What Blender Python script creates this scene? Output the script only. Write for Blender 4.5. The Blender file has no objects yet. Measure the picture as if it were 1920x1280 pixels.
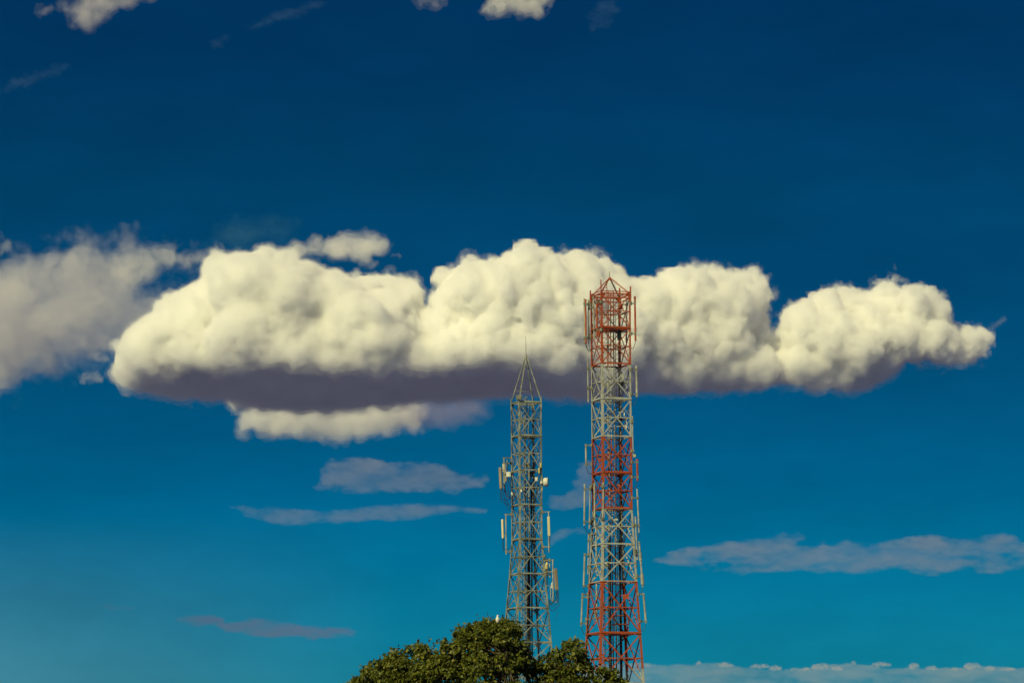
import bpy, math, random
import numpy as np
from mathutils import Vector, Matrix

# ------------------------------------------------------------------ camera, sky, sun, exposure
SC = bpy.context.scene
COL = SC.collection
F = 7000.0                                    # focal length in photo pixels (1920 wide)
PITCH, ROLL = math.radians(97.536), math.radians(0.30)
CAM_Z = 1.6
cam = bpy.data.cameras.new('camera'); camo = bpy.data.objects.new('camera', cam); COL.objects.link(camo)
SC.camera = camo
cam.sensor_width = 36; cam.lens = 36 * F / 1920; cam.clip_start = 0.5; cam.clip_end = 200000
camo.location = (0, 0, CAM_Z); camo.rotation_euler = (PITCH, ROLL, 0)

SUN = Vector((-0.44, -0.68, 0.58)).normalized()
w = bpy.data.worlds.new('World'); SC.world = w; w.use_nodes = True
nt = w.node_tree; N = nt.nodes.new; L = nt.links.new
sky = N('ShaderNodeTexSky'); sky.sky_type = 'NISHITA'; sky.sun_disc = False
sky.sun_elevation = math.asin(SUN.z); sky.sun_rotation = math.atan2(SUN.x, SUN.y)
tc = N('ShaderNodeTexCoord'); sx = N('ShaderNodeSeparateXYZ'); L(tc.outputs['Generated'], sx.inputs[0])
mr = N('ShaderNodeMapRange'); mr.inputs['From Min'].default_value = 0.0; mr.inputs['From Max'].default_value = 0.5
L(sx.outputs['Z'], mr.inputs['Value'])
rp = N('ShaderNodeValToRGB'); L(mr.outputs[0], rp.inputs[0])
def s2l(c): return tuple(((x / 255) / 12.92 if x <= 10 else ((x / 255 + .055) / 1.055) ** 2.4) for x in c)
SKY = [  # z of the view direction, wanted sRGB at the photo's exposure, Nishita at strength .1 (linear)
    (0.0405, (14, 124, 149), (.561, .624, .518)), (0.0720, (1, 110, 145), (.533, .647, .612)),
    (0.0950, (0, 93, 134), (.475, .616, .659)), (0.1200, (1, 80, 121), (.416, .573, .667)),
    (0.1450, (1, 70, 111), (.365, .522, .651)), (0.1700, (1, 64, 103), (.325, .475, .631)),
    (0.1960, (1, 56, 97), (.290, .431, .600)), (0.2210, (1, 51, 92), (.259, .396, .565))]
el = rp.color_ramp.elements
for i, (z, want, nis) in enumerate(SKY):
    c = [min(1, a / b) for a, b in zip(s2l(want), nis)]
    e = el[i] if i < 2 else el.new(min(1, z / .5))
    e.position = z / .5; e.color = (*c, 1)
e = el.new(1.0); e.color = (.50, .36, .52, 1)
mu = N('ShaderNodeMixRGB'); mu.blend_type = 'MULTIPLY'; mu.inputs[0].default_value = 1
L(sky.outputs[0], mu.inputs[1]); L(rp.outputs[0], mu.inputs[2])
# thin haze of the air low in the west (left)
hz = N('ShaderNodeMapRange'); hz.inputs['From Min'].default_value = -.03; hz.inputs['From Max'].default_value = -.16
L(sx.outputs['X'], hz.inputs['Value'])
hz2 = N('ShaderNodeMapRange'); hz2.inputs['From Min'].default_value = .085; hz2.inputs['From Max'].default_value = .03
L(sx.outputs['Z'], hz2.inputs['Value'])
hm = N('ShaderNodeMath'); hm.operation = 'MULTIPLY'; L(hz.outputs[0], hm.inputs[0]); L(hz2.outputs[0], hm.inputs[1])
hm2 = N('ShaderNodeMath'); hm2.operation = 'MULTIPLY'; L(hm.outputs[0], hm2.inputs[0]); hm2.inputs[1].default_value = .62
mx = N('ShaderNodeMixRGB'); L(hm2.outputs[0], mx.inputs[0]); L(mu.outputs[0], mx.inputs[1])
mx.inputs[2].default_value = (1.1, 2.7, 3.4, 1)
# faint unevenness of the air
mp = N('ShaderNodeMapping'); mp.inputs['Scale'].default_value = (9, 9, 26); L(tc.outputs['Generated'], mp.inputs[0])
nz = N('ShaderNodeTexNoise'); nz.inputs['Scale'].default_value = 1.6; nz.inputs['Detail'].default_value = 5; nz.inputs['Roughness'].default_value = .6
L(mp.outputs[0], nz.inputs['Vector'])
nr = N('ShaderNodeMapRange'); nr.inputs['From Min'].default_value = .3; nr.inputs['From Max'].default_value = .7
nr.inputs['To Min'].default_value = .90; nr.inputs['To Max'].default_value = 1.12; L(nz.outputs[0], nr.inputs['Value'])
mz = N('ShaderNodeMixRGB'); mz.blend_type = 'MULTIPLY'; mz.inputs[0].default_value = 1; L(mx.outputs[0], mz.inputs[1]); L(nr.outputs[0], mz.inputs[2])
bgn = nt.nodes['Background']; L(mz.outputs[0], bgn.inputs[0]); bgn.inputs[1].default_value = 0.1

sl = bpy.data.lights.new('sun', 'SUN'); slo = bpy.data.objects.new('sun', sl); COL.objects.link(slo)
sl.energy = 4.3; sl.angle = math.radians(.5); sl.color = (1.0, .92, .44)
slo.rotation_euler = (-SUN).to_track_quat('-Z', 'Y').to_euler()
SC.view_settings.view_transform = 'Standard'; SC.view_settings.look = 'None'
SC.view_settings.exposure = 0.0; SC.view_settings.gamma = 1; SC.view_settings.use_curve_mapping = False
cy = SC.cycles
cy.use_denoising = True; cy.volume_bounces = 20; cy.max_bounces = 24; cy.transparent_max_bounces = 24
cy.diffuse_bounces = 3; cy.glossy_bounces = 2; cy.sample_clamp_indirect = 8

RM = np.array(camo.rotation_euler.to_matrix())
def P(u, v, d):
    """world point seen at photo pixel (u, v) at depth y = d"""
    q = RM @ np.array([(u - 960) / F, -(v - 640) / F, -1.0])
    return np.array([0, 0, CAM_Z]) + q * (d / q[1])
def Pv(u, v, d):
    q = np.stack([(u - 960) / F, -(v - 640) / F, -np.ones_like(u)], -1) @ RM.T
    return np.array([0, 0, CAM_Z]) + q * (d / q[..., 1])[..., None]

# ------------------------------------------------------------------ materials
def mat(name, col, rough=.6, metal=0, noise=None, scale=3, spec=.3, trans=0):
    m = bpy.data.materials.new(name); m.use_nodes = True; t = m.node_tree; b = t.nodes['Principled BSDF']
    b.inputs['Base Color'].default_value = (*col, 1); b.inputs['Roughness'].default_value = rough
    b.inputs['Metallic'].default_value = metal; b.inputs['Specular IOR Level'].default_value = spec
    if noise:
        n = t.nodes.new('ShaderNodeTexNoise'); n.inputs['Scale'].default_value = scale; n.inputs['Detail'].default_value = 5
        g = t.nodes.new('ShaderNodeNewGeometry'); t.links.new(g.outputs['Position'], n.inputs['Vector'])
        r = t.nodes.new('ShaderNodeValToRGB'); t.links.new(n.outputs[0], r.inputs[0])
        r.color_ramp.elements[0].position = .38; r.color_ramp.elements[1].position = .62
        r.color_ramp.elements[0].color = (*noise, 1); r.color_ramp.elements[1].color = (*col, 1)
        t.links.new(r.outputs[0], b.inputs['Base Color'])
    return m

def cloud_mat(name, dens, col=(1, 1, 1), g=0.0):
    m = bpy.data.materials.new(name); m.use_nodes = True; t = m.node_tree; t.nodes.clear()
    o = t.nodes.new('ShaderNodeOutputMaterial'); v = t.nodes.new('ShaderNodeVolumePrincipled')
    v.inputs['Color'].default_value = (*col, 1); v.inputs['Density'].default_value = dens
    v.inputs['Anisotropy'].default_value = g
    t.links.new(v.outputs[0], o.inputs['Volume'])
    return m

def tag(o, label=None, cat=None, group=None, kind=None):
    for k, x in (('label', label), ('category', cat), ('group', group), ('kind', kind)):
        if x: o[k] = x
    return o

def np_mesh(name, V, Fq, material, parent=None, smooth=False, check=True):
    me = bpy.data.meshes.new(name); n = Fq.shape[1]
    me.vertices.add(len(V)); me.vertices.foreach_set('co', np.ascontiguousarray(V, np.float32).ravel())
    me.loops.add(Fq.size); me.loops.foreach_set('vertex_index', np.ascontiguousarray(Fq, np.int32).ravel())
    me.polygons.add(len(Fq)); me.polygons.foreach_set('loop_start', np.arange(0, Fq.size, n, dtype=np.int32))
    if smooth: me.polygons.foreach_set('use_smooth', np.ones(len(Fq), bool))
    me.update(calc_edges=True)
    if check: me.validate()
    me.materials.append(material)
    o = bpy.data.objects.new(name, me); COL.objects.link(o); o.parent = parent
    return o

# ------------------------------------------------------------------ ground
M_GROUND = mat('blue_bounce_ground', (.10, .11, .30), .95, noise=(.07, .08, .17), scale=.02)  # unseen ground tinted blue so its bounce turns cloud undersides purple
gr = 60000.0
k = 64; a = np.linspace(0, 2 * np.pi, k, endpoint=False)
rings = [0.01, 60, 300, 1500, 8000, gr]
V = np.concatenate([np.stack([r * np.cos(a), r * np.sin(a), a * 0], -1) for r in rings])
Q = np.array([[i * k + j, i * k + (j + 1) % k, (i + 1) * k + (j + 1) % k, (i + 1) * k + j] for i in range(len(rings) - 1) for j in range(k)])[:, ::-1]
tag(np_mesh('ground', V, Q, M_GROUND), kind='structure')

# ------------------------------------------------------------------ clouds
def bspline_w(n, x):
    """weights (len(x), n) of a cubic b-spline on n knots"""
    i = np.floor(x).astype(int); f = x - i; W = np.zeros((len(x), n), np.float32); r = np.arange(len(x))
    for k, c in enumerate(((1 - f) ** 3 / 6, (3 * f ** 3 - 6 * f ** 2 + 4) / 6, (-3 * f ** 3 + 3 * f ** 2 + 3 * f + 1) / 6, f ** 3 / 6)):
        np.add.at(W, (r, np.clip(i - 1 + k, 0, n - 1)), c)
    return W
def noise3(axes, period, rng):
    Ws = []
    for a in axes:
        x = (a - a[0]) / period + 1.5; Ws.append(bspline_w(int(x[-1]) + 4, x))
    g = rng.uniform(-1, 1, [W.shape[1] for W in Ws]).astype(np.float32)
    for W in Ws: g = np.tensordot(g, W, axes=(0, 1))
    return g / .19
def noise2(axes, period, rng):
    px = period if isinstance(period, tuple) else (period, period); Ws = []
    for a, p in zip(axes, px):
        x = (a - a[0]) / p + 1.5; Ws.append(bspline_w(int(x[-1]) + 4, x))
    g = rng.uniform(-1, 1, [W.shape[1] for W in Ws]).astype(np.float32)
    for W in Ws: g = np.tensordot(g, W, axes=(0, 1))
    return g / .27
def poly_sd(px, py, poly):
    """distance to the polygon outline, positive inside"""
    poly = np.array(poly, float); d = np.full(px.shape, 1e9); ins = np.zeros(px.shape, bool)
    for (x0, y0), (x1, y1) in zip(poly, np.roll(poly, -1, 0)):
        ex, ey = x1 - x0, y1 - y0
        t = np.clip(((px - x0) * ex + (py - y0) * ey) / (ex * ex + ey * ey + 1e-9), 0, 1)
        d = np.minimum(d, np.hypot(px - x0 - t * ex, py - y0 - t * ey))
        if y0 != y1:
            c = ((y0 > py) != (y1 > py)) & (px < ex * (py - y0) / ey + x0); ins ^= c
    return np.where(ins, d, -d)

def surface_nets(f, ax):
    ins = f < 0
    cnt = sum(ins[a:f.shape[0] - 1 + a, b:f.shape[1] - 1 + b, c:f.shape[2] - 1 + c].astype(np.int8)
              for a in (0, 1) for b in (0, 1) for c in (0, 1))
    act = (cnt > 0) & (cnt < 8); I = np.argwhere(act); idx = np.full(act.shape, -1, np.int32)
    idx[act] = np.arange(len(I))
    cor = {(a, b, c): f[I[:, 0] + a, I[:, 1] + b, I[:, 2] + c] for a in (0, 1) for b in (0, 1) for c in (0, 1)}
    acc = np.zeros((len(I), 3)); n = np.zeros(len(I))
    for k0 in cor:
        for axx in range(3):
            if k0[axx]: continue
            k1 = list(k0); k1[axx] = 1; k1 = tuple(k1)
            a, b = cor[k0], cor[k1]; m = (a < 0) != (b < 0)
            t = np.where(m, a / np.where(m, a - b, 1), 0)
            p = np.tile(np.array(k0, float), (len(I), 1)); p[:, axx] += t
            acc += p * m[:, None]; n += m
    V = I + acc / n[:, None]
    V = np.stack([np.interp(V[:, k], np.arange(len(ax[k])), ax[k]) for k in range(3)], -1)
    Q = []
    for axx in range(3):
        s0 = [slice(1, -1)] * 3; s1 = [slice(1, -1)] * 3
        s0[axx] = slice(0, -1); s1[axx] = slice(1, None)
        A, B = ins[tuple(s0)], ins[tuple(s1)]
        E = np.argwhere(A != B); fl = A[A != B]
        base = E.copy(); o1, o2 = (axx + 1) % 3, (axx + 2) % 3
        base[:, o1] += 1; base[:, o2] += 1
        def at(d1, d2):
            c = base.copy(); c[:, o1] -= d1; c[:, o2] -= d2
            return idx[c[:, 0], c[:, 1], c[:, 2]]
        q = np.stack([at(1, 1), at(0, 1), at(0, 0), at(1, 0)], -1)
        q[~fl] = q[~fl][:, ::-1]; Q.append(q)
    return V, np.concatenate(Q)

def puffy_cloud(name, poly, yc, hd, vox, nsph, seed, rmax=60, base=None, amps=((70, 9), (30, 3.3), (14, 3.1), (7, 2.7), (4.0, 1.9)), lump=None, fill=.75, col=(.995, .995, .995), shells=((4, 5.5, .006), (.3, 3.6, .028), (-3, 2.6, .065), (-16, 0, .12)), soft_k=3, drop=None):
    """a cloud filling the traced outline POLY (photo pixels): yc(u), hd(u) give its mid depth and half depth in metres"""
    rng = np.random.default_rng(seed); poly = np.array(poly, float); s = yc(float(poly[:, 0].mean())) / F   # metres per photo pixel
    u0, v0 = poly.min(0); u1, v1 = poly.max(0)
    ymin = min(yc(u) - hd(u) for u in np.linspace(u0, u1, 40)) - 15 * s; ymax = max(yc(u) + hd(u) for u in np.linspace(u0, u1, 40)) + 15 * s
    c = np.array([P(u, v, d) for u in (u0, u1) for v in (v0, v1) for d in (ymin, ymax)])
    lo, hi = c.min(0) - 14 * s, c.max(0) + 14 * s
    if base is not None: lo[2] = max(lo[2], base - 42 * s)
    h = vox * s
    ax = [np.arange(lo[0], hi[0], h), np.arange(ymin, ymax, h * 1.5), np.arange(lo[2], hi[2], h)]
    X, Z = ax[0], ax[2]
    f = np.full([len(a) for a in ax], 40 * s, np.float32)
    inv = RM.T
    GU, GV = np.arange(u0 - 60, u1 + 62, 2.0), np.arange(v0 - 60, v1 + 62, 2.0)
    SD = poly_sd(*np.meshgrid(GU, GV, indexing='ij'), poly).astype(np.float32)
    def sdl(u, v):
        a = np.clip((u - GU[0]) / 2, 0, len(GU) - 1.01); b = np.clip((v - GV[0]) / 2, 0, len(GV) - 1.01)
        i, j = a.astype(int), b.astype(int); a, b = a - i, b - j
        return (SD[i, j] * (1 - a) + SD[i + 1, j] * a) * (1 - b) + (SD[i, j + 1] * (1 - a) + SD[i + 1, j + 1] * a) * b
    XX, ZZ = np.meshgrid(X, Z, indexing='ij')
    for j, y in enumerate(ax[1]):                 # the body: the outline, its depth growing inwards
        q = np.stack([XX, np.full_like(XX, y), ZZ - CAM_Z], -1) @ inv.T
        u = 960 + F * q[..., 0] / -q[..., 2]; v = 640 - F * q[..., 1] / -q[..., 2]
        sd = sdl(u, v)
        H = hd(u) * fill * np.sqrt(np.clip(1 - (1 - np.clip((sd - 5) / 70, 0, 1)) ** 2, 0, 1))
        f[:, j, :] = np.maximum(np.abs(y - yc(u)) - H, -(sd - 5) * s) * .8
    m = 0; tries = 0
    while m < nsph and tries < nsph * 60:
        tries += 1
        u, v = np.array([rng.uniform(u0, u1)]), np.array([rng.uniform(v0, v1)])
        sd = float(sdl(u, v)[0]); u, v = float(u[0]), float(v[0])
        if sd < 3: continue
        r = min(sd + 1.5, rmax * (.12 + .88 * rng.random() ** 1.8)); env = math.sqrt(max(0, 1 - (1 - min(sd / 75, 1)) ** 2))
        y = yc(u) + rng.uniform(-1, 1) * max(0, hd(u) * env - r * s * .5)
        if rng.random() < .55: y = yc(u) - max(0, hd(u) * env * fill - r * s * .4)
        ce = P(u, v, y); R = r * y / F
        if base is not None and ce[2] < base + R * .2 - (drop(u) * s if drop else 0): continue
        m += 1
        k = [np.searchsorted(a, [ce[i] - R - 12 * s, ce[i] + R + 12 * s]) for i, a in enumerate(ax)]
        sl_ = tuple(slice(a, b) for a, b in k)
        dx, dy, dz = (ax[i][sl_[i]] - ce[i] for i in range(3))
        d = np.sqrt(dx[:, None, None] ** 2 + (dy[None, :, None]) ** 2 + dz[None, None, :] ** 2) - R
        a = f[sl_]; kk = (soft_k(u) if callable(soft_k) else soft_k) * s; hh = np.clip(.5 + .5 * (a - d) / kk, 0, 1)
        f[sl_] = a * (1 - hh) + d * hh - kk * hh * (1 - hh)
    bx = 0 if base is None or drop is None else -drop(960 + F * X / yc(0))[:, None, None].astype(np.float32) * s
    am = 1.0
    if base is not None: am = np.clip((Z - base) / (60 * s), .2, 1)[None, None, :].astype(np.float32)
    if lump: am = am * lump(960 + F * X / yc(0))[:, None, None].astype(np.float32)
    for i, (per, amp) in enumerate(amps):
        n = noise3(ax, per * s, rng)
        f += (am * amp * s) * ((.8 - 1.3 * np.minimum(np.abs(n), 1.4)) if i else n * .6)
    if base is not None:
        bn = noise3(ax, 170 * s, rng) * 6 * s + noise3(ax, 80 * s, rng) * 4 * s + noise3(ax, 30 * s, rng) * 2.2 * s + noise3(ax, 12 * s, rng) * 1.0 * s
        g = (base + bn + bx) - Z[None, None, :]; kk = 44 * s; hh = np.clip(.5 - .5 * (f - g) / kk, 0, 1)
        f = f * (1 - hh) + g * hh + kk * hh * (1 - hh)
    # nested skins, each a denser body of droplets than the one outside it
    VV, QQ, MM, off = [], [], [], 0
    w1, w2 = noise3(ax, 16 * s, rng), noise3(ax, 8 * s, rng)
    for i, (iso, wis, dens) in enumerate(shells):
        g = f - iso * s + (w1 * .6 + w2 * .5) * (wis * s)
        if base is not None: g += i * 4.5 * s * np.clip(1 - (Z - base) / (55 * s), 0, 1)[None, None, :].astype(np.float32)
        g[0], g[-1], g[:, 0], g[:, -1], g[:, :, 0], g[:, :, -1] = (9,) * 6
        V, Q = surface_nets(g, ax)
        VV.append(V); QQ.append(Q + off); MM.append(np.full(len(Q), i, np.int32)); off += len(V)
    o = np_mesh(name, np.concatenate(VV), np.concatenate(QQ), cloud_mat(name + ' skin', shells[0][2] * 6000 / yc(0), col), check=False)
    for sh in shells[1:]: o.data.materials.append(cloud_mat(name + ' body', sh[2] * 6000 / yc(0), col))
    o.data.polygons.foreach_set('material_index', np.concatenate(MM))
    return o

def thin_cloud(name, poly, y, thick, material, seed, step=2.5, soft=22, per=(70, 22), wisp=.55, grow=5, rim=3):
    """a flat veil of cloud with real thickness that tapers to nothing at its rim"""
    rng = np.random.default_rng(seed); poly = np.array(poly, float)
    U = np.arange(poly[:, 0].min() - 15, poly[:, 0].max() + 15, step); Vv = np.arange(poly[:, 1].min() - 12, poly[:, 1].max() + 12, step * .6)
    u, v = np.meshgrid(U, Vv, indexing='ij')
    n1, n2, n3 = noise2((U, Vv), per, rng), noise2((U, Vv), (per[0] / 2.4, per[1] / 2), rng), noise2((U, Vv), (per[0] / 6, per[1] / 4), rng)
    n4 = noise2((U, Vv), (per[0] / 14, per[1] / 8), rng)
    sd = poly_sd(u, v, poly) + n1 * grow * .45 + n2 * grow * .5 + n3 * grow * .4 + n4 * grow * .2
    t = np.clip((sd + rim) / (soft + rim), 0, 1); t = t ** 1.6 * (2.6 - 1.6 * t) / 1.0
    t = t * np.clip(1 - wisp + wisp * (1 + .5 * n1 + .45 * n2 + .25 * n3 + .12 * n4), 0, 3)
    th = t * thick / 2
    t_in = th > thick * .004
    th = np.where(t_in, th, 0)
    nu, nv = u.shape; yb = y + n1 * thick * .25
    A = Pv(u, v, yb - th); B = Pv(u, v, yb + th)
    q = t_in[:-1, :-1] | t_in[1:, :-1] | t_in[:-1, 1:] | t_in[1:, 1:]
    I = np.argwhere(q); a = I[:, 0] * nv + I[:, 1]
    qa = np.stack([a, a + 1, a + nv + 1, a + nv], -1)
    # the two skins share their rim vertices where the thickness is nil
    off = np.arange(nu * nv) + nu * nv; nil = (th <= 0).ravel(); off[nil] = np.arange(nu * nv)[nil]
    qb = off[qa][:, ::-1]
    V = np.concatenate([A.reshape(-1, 3), B.reshape(-1, 3)]); Q = np.concatenate([qa, qb])
    used, invx = np.unique(Q, return_inverse=True)
    return np_mesh(name, V[used], invx.reshape(Q.shape), material)


main_poly = [(208, 722), (204, 692), (214, 650), (240, 620), (288, 582), (305, 555), (340, 548), (388, 522), (380, 508), (376, 492), (384, 478),
 (400, 471), (430, 473), (470, 468), (490, 462), (510, 465), (540, 472), (570, 488), (590, 500), (605, 506), (640, 514), (655, 522), (675, 511), (700, 513),
 (735, 513), (755, 522), (786, 528), (796, 545), (803, 578), (812, 548), (817, 525), (835, 506), (860, 492), (880, 486), (905, 485), (925, 491), (945, 481), (960, 475), (966, 465),
 (980, 459), (1000, 465), (1015, 475), (1030, 479), (1060, 486), (1085, 482), (1110, 483), (1140, 494), (1165, 512), (1180, 530), (1230, 529),
 (1255, 516), (1280, 507), (1290, 505), (1330, 508), (1343, 501), (1360, 515), (1390, 518), (1412, 521), (1432, 535), (1440, 558), (1434, 590), (1448, 634), (1462, 604), (1468, 583),
 (1482, 579), (1493, 572), (1513, 569), (1543, 553), (1587, 549), (1627, 551), (1637, 541), (1673, 530), (1697, 542), (1740, 550),
 (1757, 562), (1770, 578), (1780, 600), (1797, 618), (1818, 622), (1848, 620), (1857, 632), (1843, 652), (1834, 673), (1807, 683),
 (1773, 685), (1737, 678), (1697, 668), (1680, 684), (1667, 710), (1653, 724), (1623, 742), (1590, 744), (1563, 734), (1530, 738), (1493, 725),
 (1447, 729), (1403, 746), (1370, 741), (1313, 746), (1280, 748), (1186, 748), (1150, 770), (1060, 840), (955, 880), (780, 900), (600, 900), (470, 890), (412, 870), (380, 850),
 (327, 830), (255, 790), (225, 750)]
def yc_main(u): return np.interp(u, [200, 405, 435, 900, 1050, 1220, 1900], [6215, 6240, 6310, 6300, 6270, 6290, 6330])
def hd_main(u): return np.interp(u, [200, 260, 405, 440, 1000, 1220, 1480, 1700, 1860], [110, 165, 205, 375, 300, 180, 140, 110, 60])
import os
QUICK = os.environ.get('QUICK')
vx = 3.0 if QUICK else 2.1

def puffy(label, *a, **k): return tag(puffy_cloud('cloud', *a, **k), label, 'cloud')
def const(x): return lambda u: x + 0.0 * u
puffy('long bright white cumulus with a dark flat base spanning the sky behind both tower tops', main_poly, yc_main, hd_main, vx, 1400, 7,
      rmax=62, fill=.88, base=P(700, 694, 6000)[2], lump=lambda u: np.interp(u, [300, 780, 860, 1900], [.5, .55, 1.1, 1.25]),
      soft_k=lambda u: float(np.interp(u, [300, 780, 880, 1900], [11, 9, 3, 3])), drop=lambda u: np.interp(u, [210, 420, 980, 1180, 1900], [6, 0, 0, 27, 30]))
grey_poly = [(-80, 478), (0, 490), (60, 494), (90, 490), (110, 480), (150, 476), (180, 482), (205, 488), (215, 476), (235, 467), (270, 464),
 (290, 468), (340, 473), (378, 470), (392, 486), (372, 500), (330, 503), (290, 513), (262, 532), (254, 556), (266, 572), (290, 575), (400, 590),
 (420, 660), (330, 700), (225, 690), (212, 672), (206, 664), (190, 668), (170, 690), (145, 700), (100, 697), (60, 695), (20, 712), (-80, 735)]
SOFT = ((9, 8, .0007), (2, 7, .0016), (-6, 7, .0034), (-14, 6, .0050))
puffy('soft grey cloud at the left edge touching the end of the big white cumulus', grey_poly, const(6700), const(170), 3.0, 300, 11,
      rmax=48, fill=.30, amps=((80, 16), (34, 14), (16, 8), (8, 4)), shells=SOFT, col=(.88, .87, .91))
puffy('cream arch of thin cloud over the blue gap joining grey cloud and big cumulus',
      [(190, 496), (205, 482), (218, 472), (238, 465), (270, 462), (300, 471), (330, 469), (365, 470), (400, 470), (425, 490), (400, 512), (372, 502), (330, 506),
       (290, 516), (262, 534), (235, 540), (205, 520)], const(6480), const(40), 2.6, 110, 13, rmax=20, fill=.5, amps=((44, 7), (20, 5), (9, 3)),
      shells=((5, 5, .0022), (0, 4, .0050), (-6, 2, .010)), col=(.95, .94, .95))
puffy('ragged pale cloud scrap floating just above the left half of the big cumulus',
      [(520, 470), (560, 463), (578, 455), (592, 441), (602, 437), (615, 445), (635, 447), (645, 439), (655, 441), (670, 446), (692, 443), (710, 450),
       (728, 453), (722, 470), (708, 482), (695, 501), (682, 496), (668, 491), (655, 496), (640, 487), (610, 488), (580, 484), (545, 480)],
      const(6500), const(45), 2.4, 120, 5, rmax=22, fill=.5, amps=((40, 6), (18, 4), (8, 2.4)), shells=((4, 5, .004), (0, 3, .009), (-6, 1, .02)), col=(.97, .96, .97))
puffy('bright ragged cloud fragment with sunlit tufts under the dark base of the big cumulus',
      [(440, 768), (470, 738), (520, 732), (560, 732), (600, 736), (640, 738), (680, 736), (720, 732), (760, 735), (790, 750), (805, 775),
       (790, 806), (709, 820), (640, 821), (592, 819), (520, 816), (448, 813), (440, 795)],
      const(7250), const(90), 2.4, 260, 9, rmax=20, amps=((50, 5), (22, 5), (10, 3)), shells=((4, 4, .004), (0, 3, .008), (-6, 1, .015)))
puffy('shaded grey cloud fragment under the dark base beside the spire of the small tower',
      [(735, 745), (800, 730), (860, 730), (900, 740), (918, 762), (926, 778), (914, 788), (898, 792), (883, 803), (858, 805), (831, 811), (780, 808), (735, 790)],
      const(7250), const(80), 2.6, 90, 10, rmax=20, amps=((50, 6), (22, 4)), shells=((4, 4, .0025), (-2, 2, .003), (-9, 1, .004)), col=(.62, .56, .78))  # grey violet shadow is put into this fragment's scatter colour
puffy('beige cloud scrap cut by the top edge at the upper left corner',
      [(68, 25), (80, 8), (95, 3), (110, 8), (130, 2), (150, -8), (160, -20), (300, -20), (285, 2), (262, 9), (240, 20), (215, 28), (195, 42), (180, 53),
       (160, 57), (140, 50), (125, 40), (118, 30), (95, 30), (75, 36)], const(4600), const(30), 2.6, 90, 21, rmax=22, fill=.6, amps=((40, 5), (18, 4), (8, 2)),
      shells=((4, 4, .004), (-1, 2, .008), (-7, 1, .012)), col=(.93, .90, .93))
puffy('small beige cloud tuft at the top edge left of the larger tuft',
      [(765, 3), (768, -15), (832, -15), (834, 8), (818, 17), (790, 14)], const(4600), const(16), 2.2, 20, 22, rmax=12, fill=.5, amps=((30, 3), (12, 2.5)),
      shells=((3, 3, .005), (-3, 1, .014)), col=(.93, .90, .93))
puffy('pale yellowish cloud tuft at the middle of the top edge',
      [(878, 36), (895, 22), (905, 8), (920, -18), (1052, -18), (1045, 8), (1030, 20), (1020, 34), (1000, 33), (970, 26), (940, 28), (920, 25), (900, 32)],
      const(4600), const(30), 2.4, 70, 23, rmax=18, fill=.6, amps=((36, 4), (16, 3), (8, 2)), shells=((3, 3, .006), (-1, 2, .014), (-6, 1, .03)), col=(.97, .96, .95))

def veil(label, poly, y, thick, dens, seed, col=(.80, .78, .90), group=None, **k):
    o = thin_cloud('cloud', poly, y, thick, cloud_mat('veil', dens, col), seed, **k); return tag(o, label, 'cloud', group)
MAUVE = (.55, .58, .80)
veil('flat grey cloud veil with a humped top, just left of the small tower',
     [(575, 912), (602, 905), (605, 885), (625, 868), (655, 862), (675, 858), (705, 864), (725, 872), (745, 870), (770, 868), (800, 867), (825, 872),
      (850, 882), (885, 888), (920, 890), (918, 903), (900, 912), (870, 915), (845, 927), (820, 922), (790, 926), (765, 925), (730, 920), (690, 925), (640, 918)],
     11000, 420, .0008, 31, MAUVE, soft=13, wisp=.45, grow=5)
veil('long thin wavy streak of grey cloud ending at the small tower',
     [(430, 950), (455, 945), (500, 945), (520, 948), (535, 953), (580, 957), (600, 958), (640, 955), (670, 955), (700, 948), (740, 945), (800, 946),
      (860, 948), (915, 955), (910, 960), (860, 958), (820, 962), (780, 975), (740, 976), (700, 974), (650, 978), (600, 979), (575, 983), (530, 984), (500, 978), (460, 966)],
     11500, 380, .0009, 32, MAUVE, soft=8, wisp=.4, grow=2)
veil('hook shaped grey cloud veil between the two towers, higher of the two there',
     [(1022, 938), (1030, 932), (1042, 929), (1060, 927), (1070, 912), (1080, 895), (1082, 880), (1092, 868), (1104, 864), (1112, 880), (1110, 930), (1090, 950), (1060, 962), (1035, 958)],
     11000, 400, .0008, 33, MAUVE, soft=11, wisp=.35)
veil('small slanting grey cloud veil between the two towers, lower of the two there',
     [(1024, 1014), (1032, 1006), (1040, 999), (1060, 991), (1085, 988), (1104, 993), (1095, 1000), (1075, 1002), (1050, 1010), (1035, 1022)],
     11000, 330, .0008, 34, MAUVE, soft=8, wisp=.3, grow=3)
veil('broad broken band of grey cloud low right of the tall red and white tower',
     [(1222, 1053), (1240, 1045), (1275, 1035), (1290, 1027), (1330, 1024), (1350, 1018), (1365, 1015), (1390, 1010), (1430, 1008), (1470, 998), (1495, 999),
      (1508, 1009), (1500, 1018), (1530, 1020), (1545, 1015), (1560, 1022), (1590, 1012), (1620, 1016), (1650, 1012), (1685, 1012), (1700, 1008), (1745, 1004),
      (1780, 1012), (1830, 1008), (1880, 999), (1900, 1004), (1915, 1018), (1990, 1020), (1990, 1060), (1920, 1062), (1850, 1072), (1820, 1067), (1740, 1077),
      (1680, 1069), (1560, 1071), (1460, 1070), (1430, 1072), (1330, 1077), (1300, 1066), (1250, 1060)],
     12000, 520, .00065, 35, MAUVE, soft=12, wisp=.7, grow=3, per=(70, 18))
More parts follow.
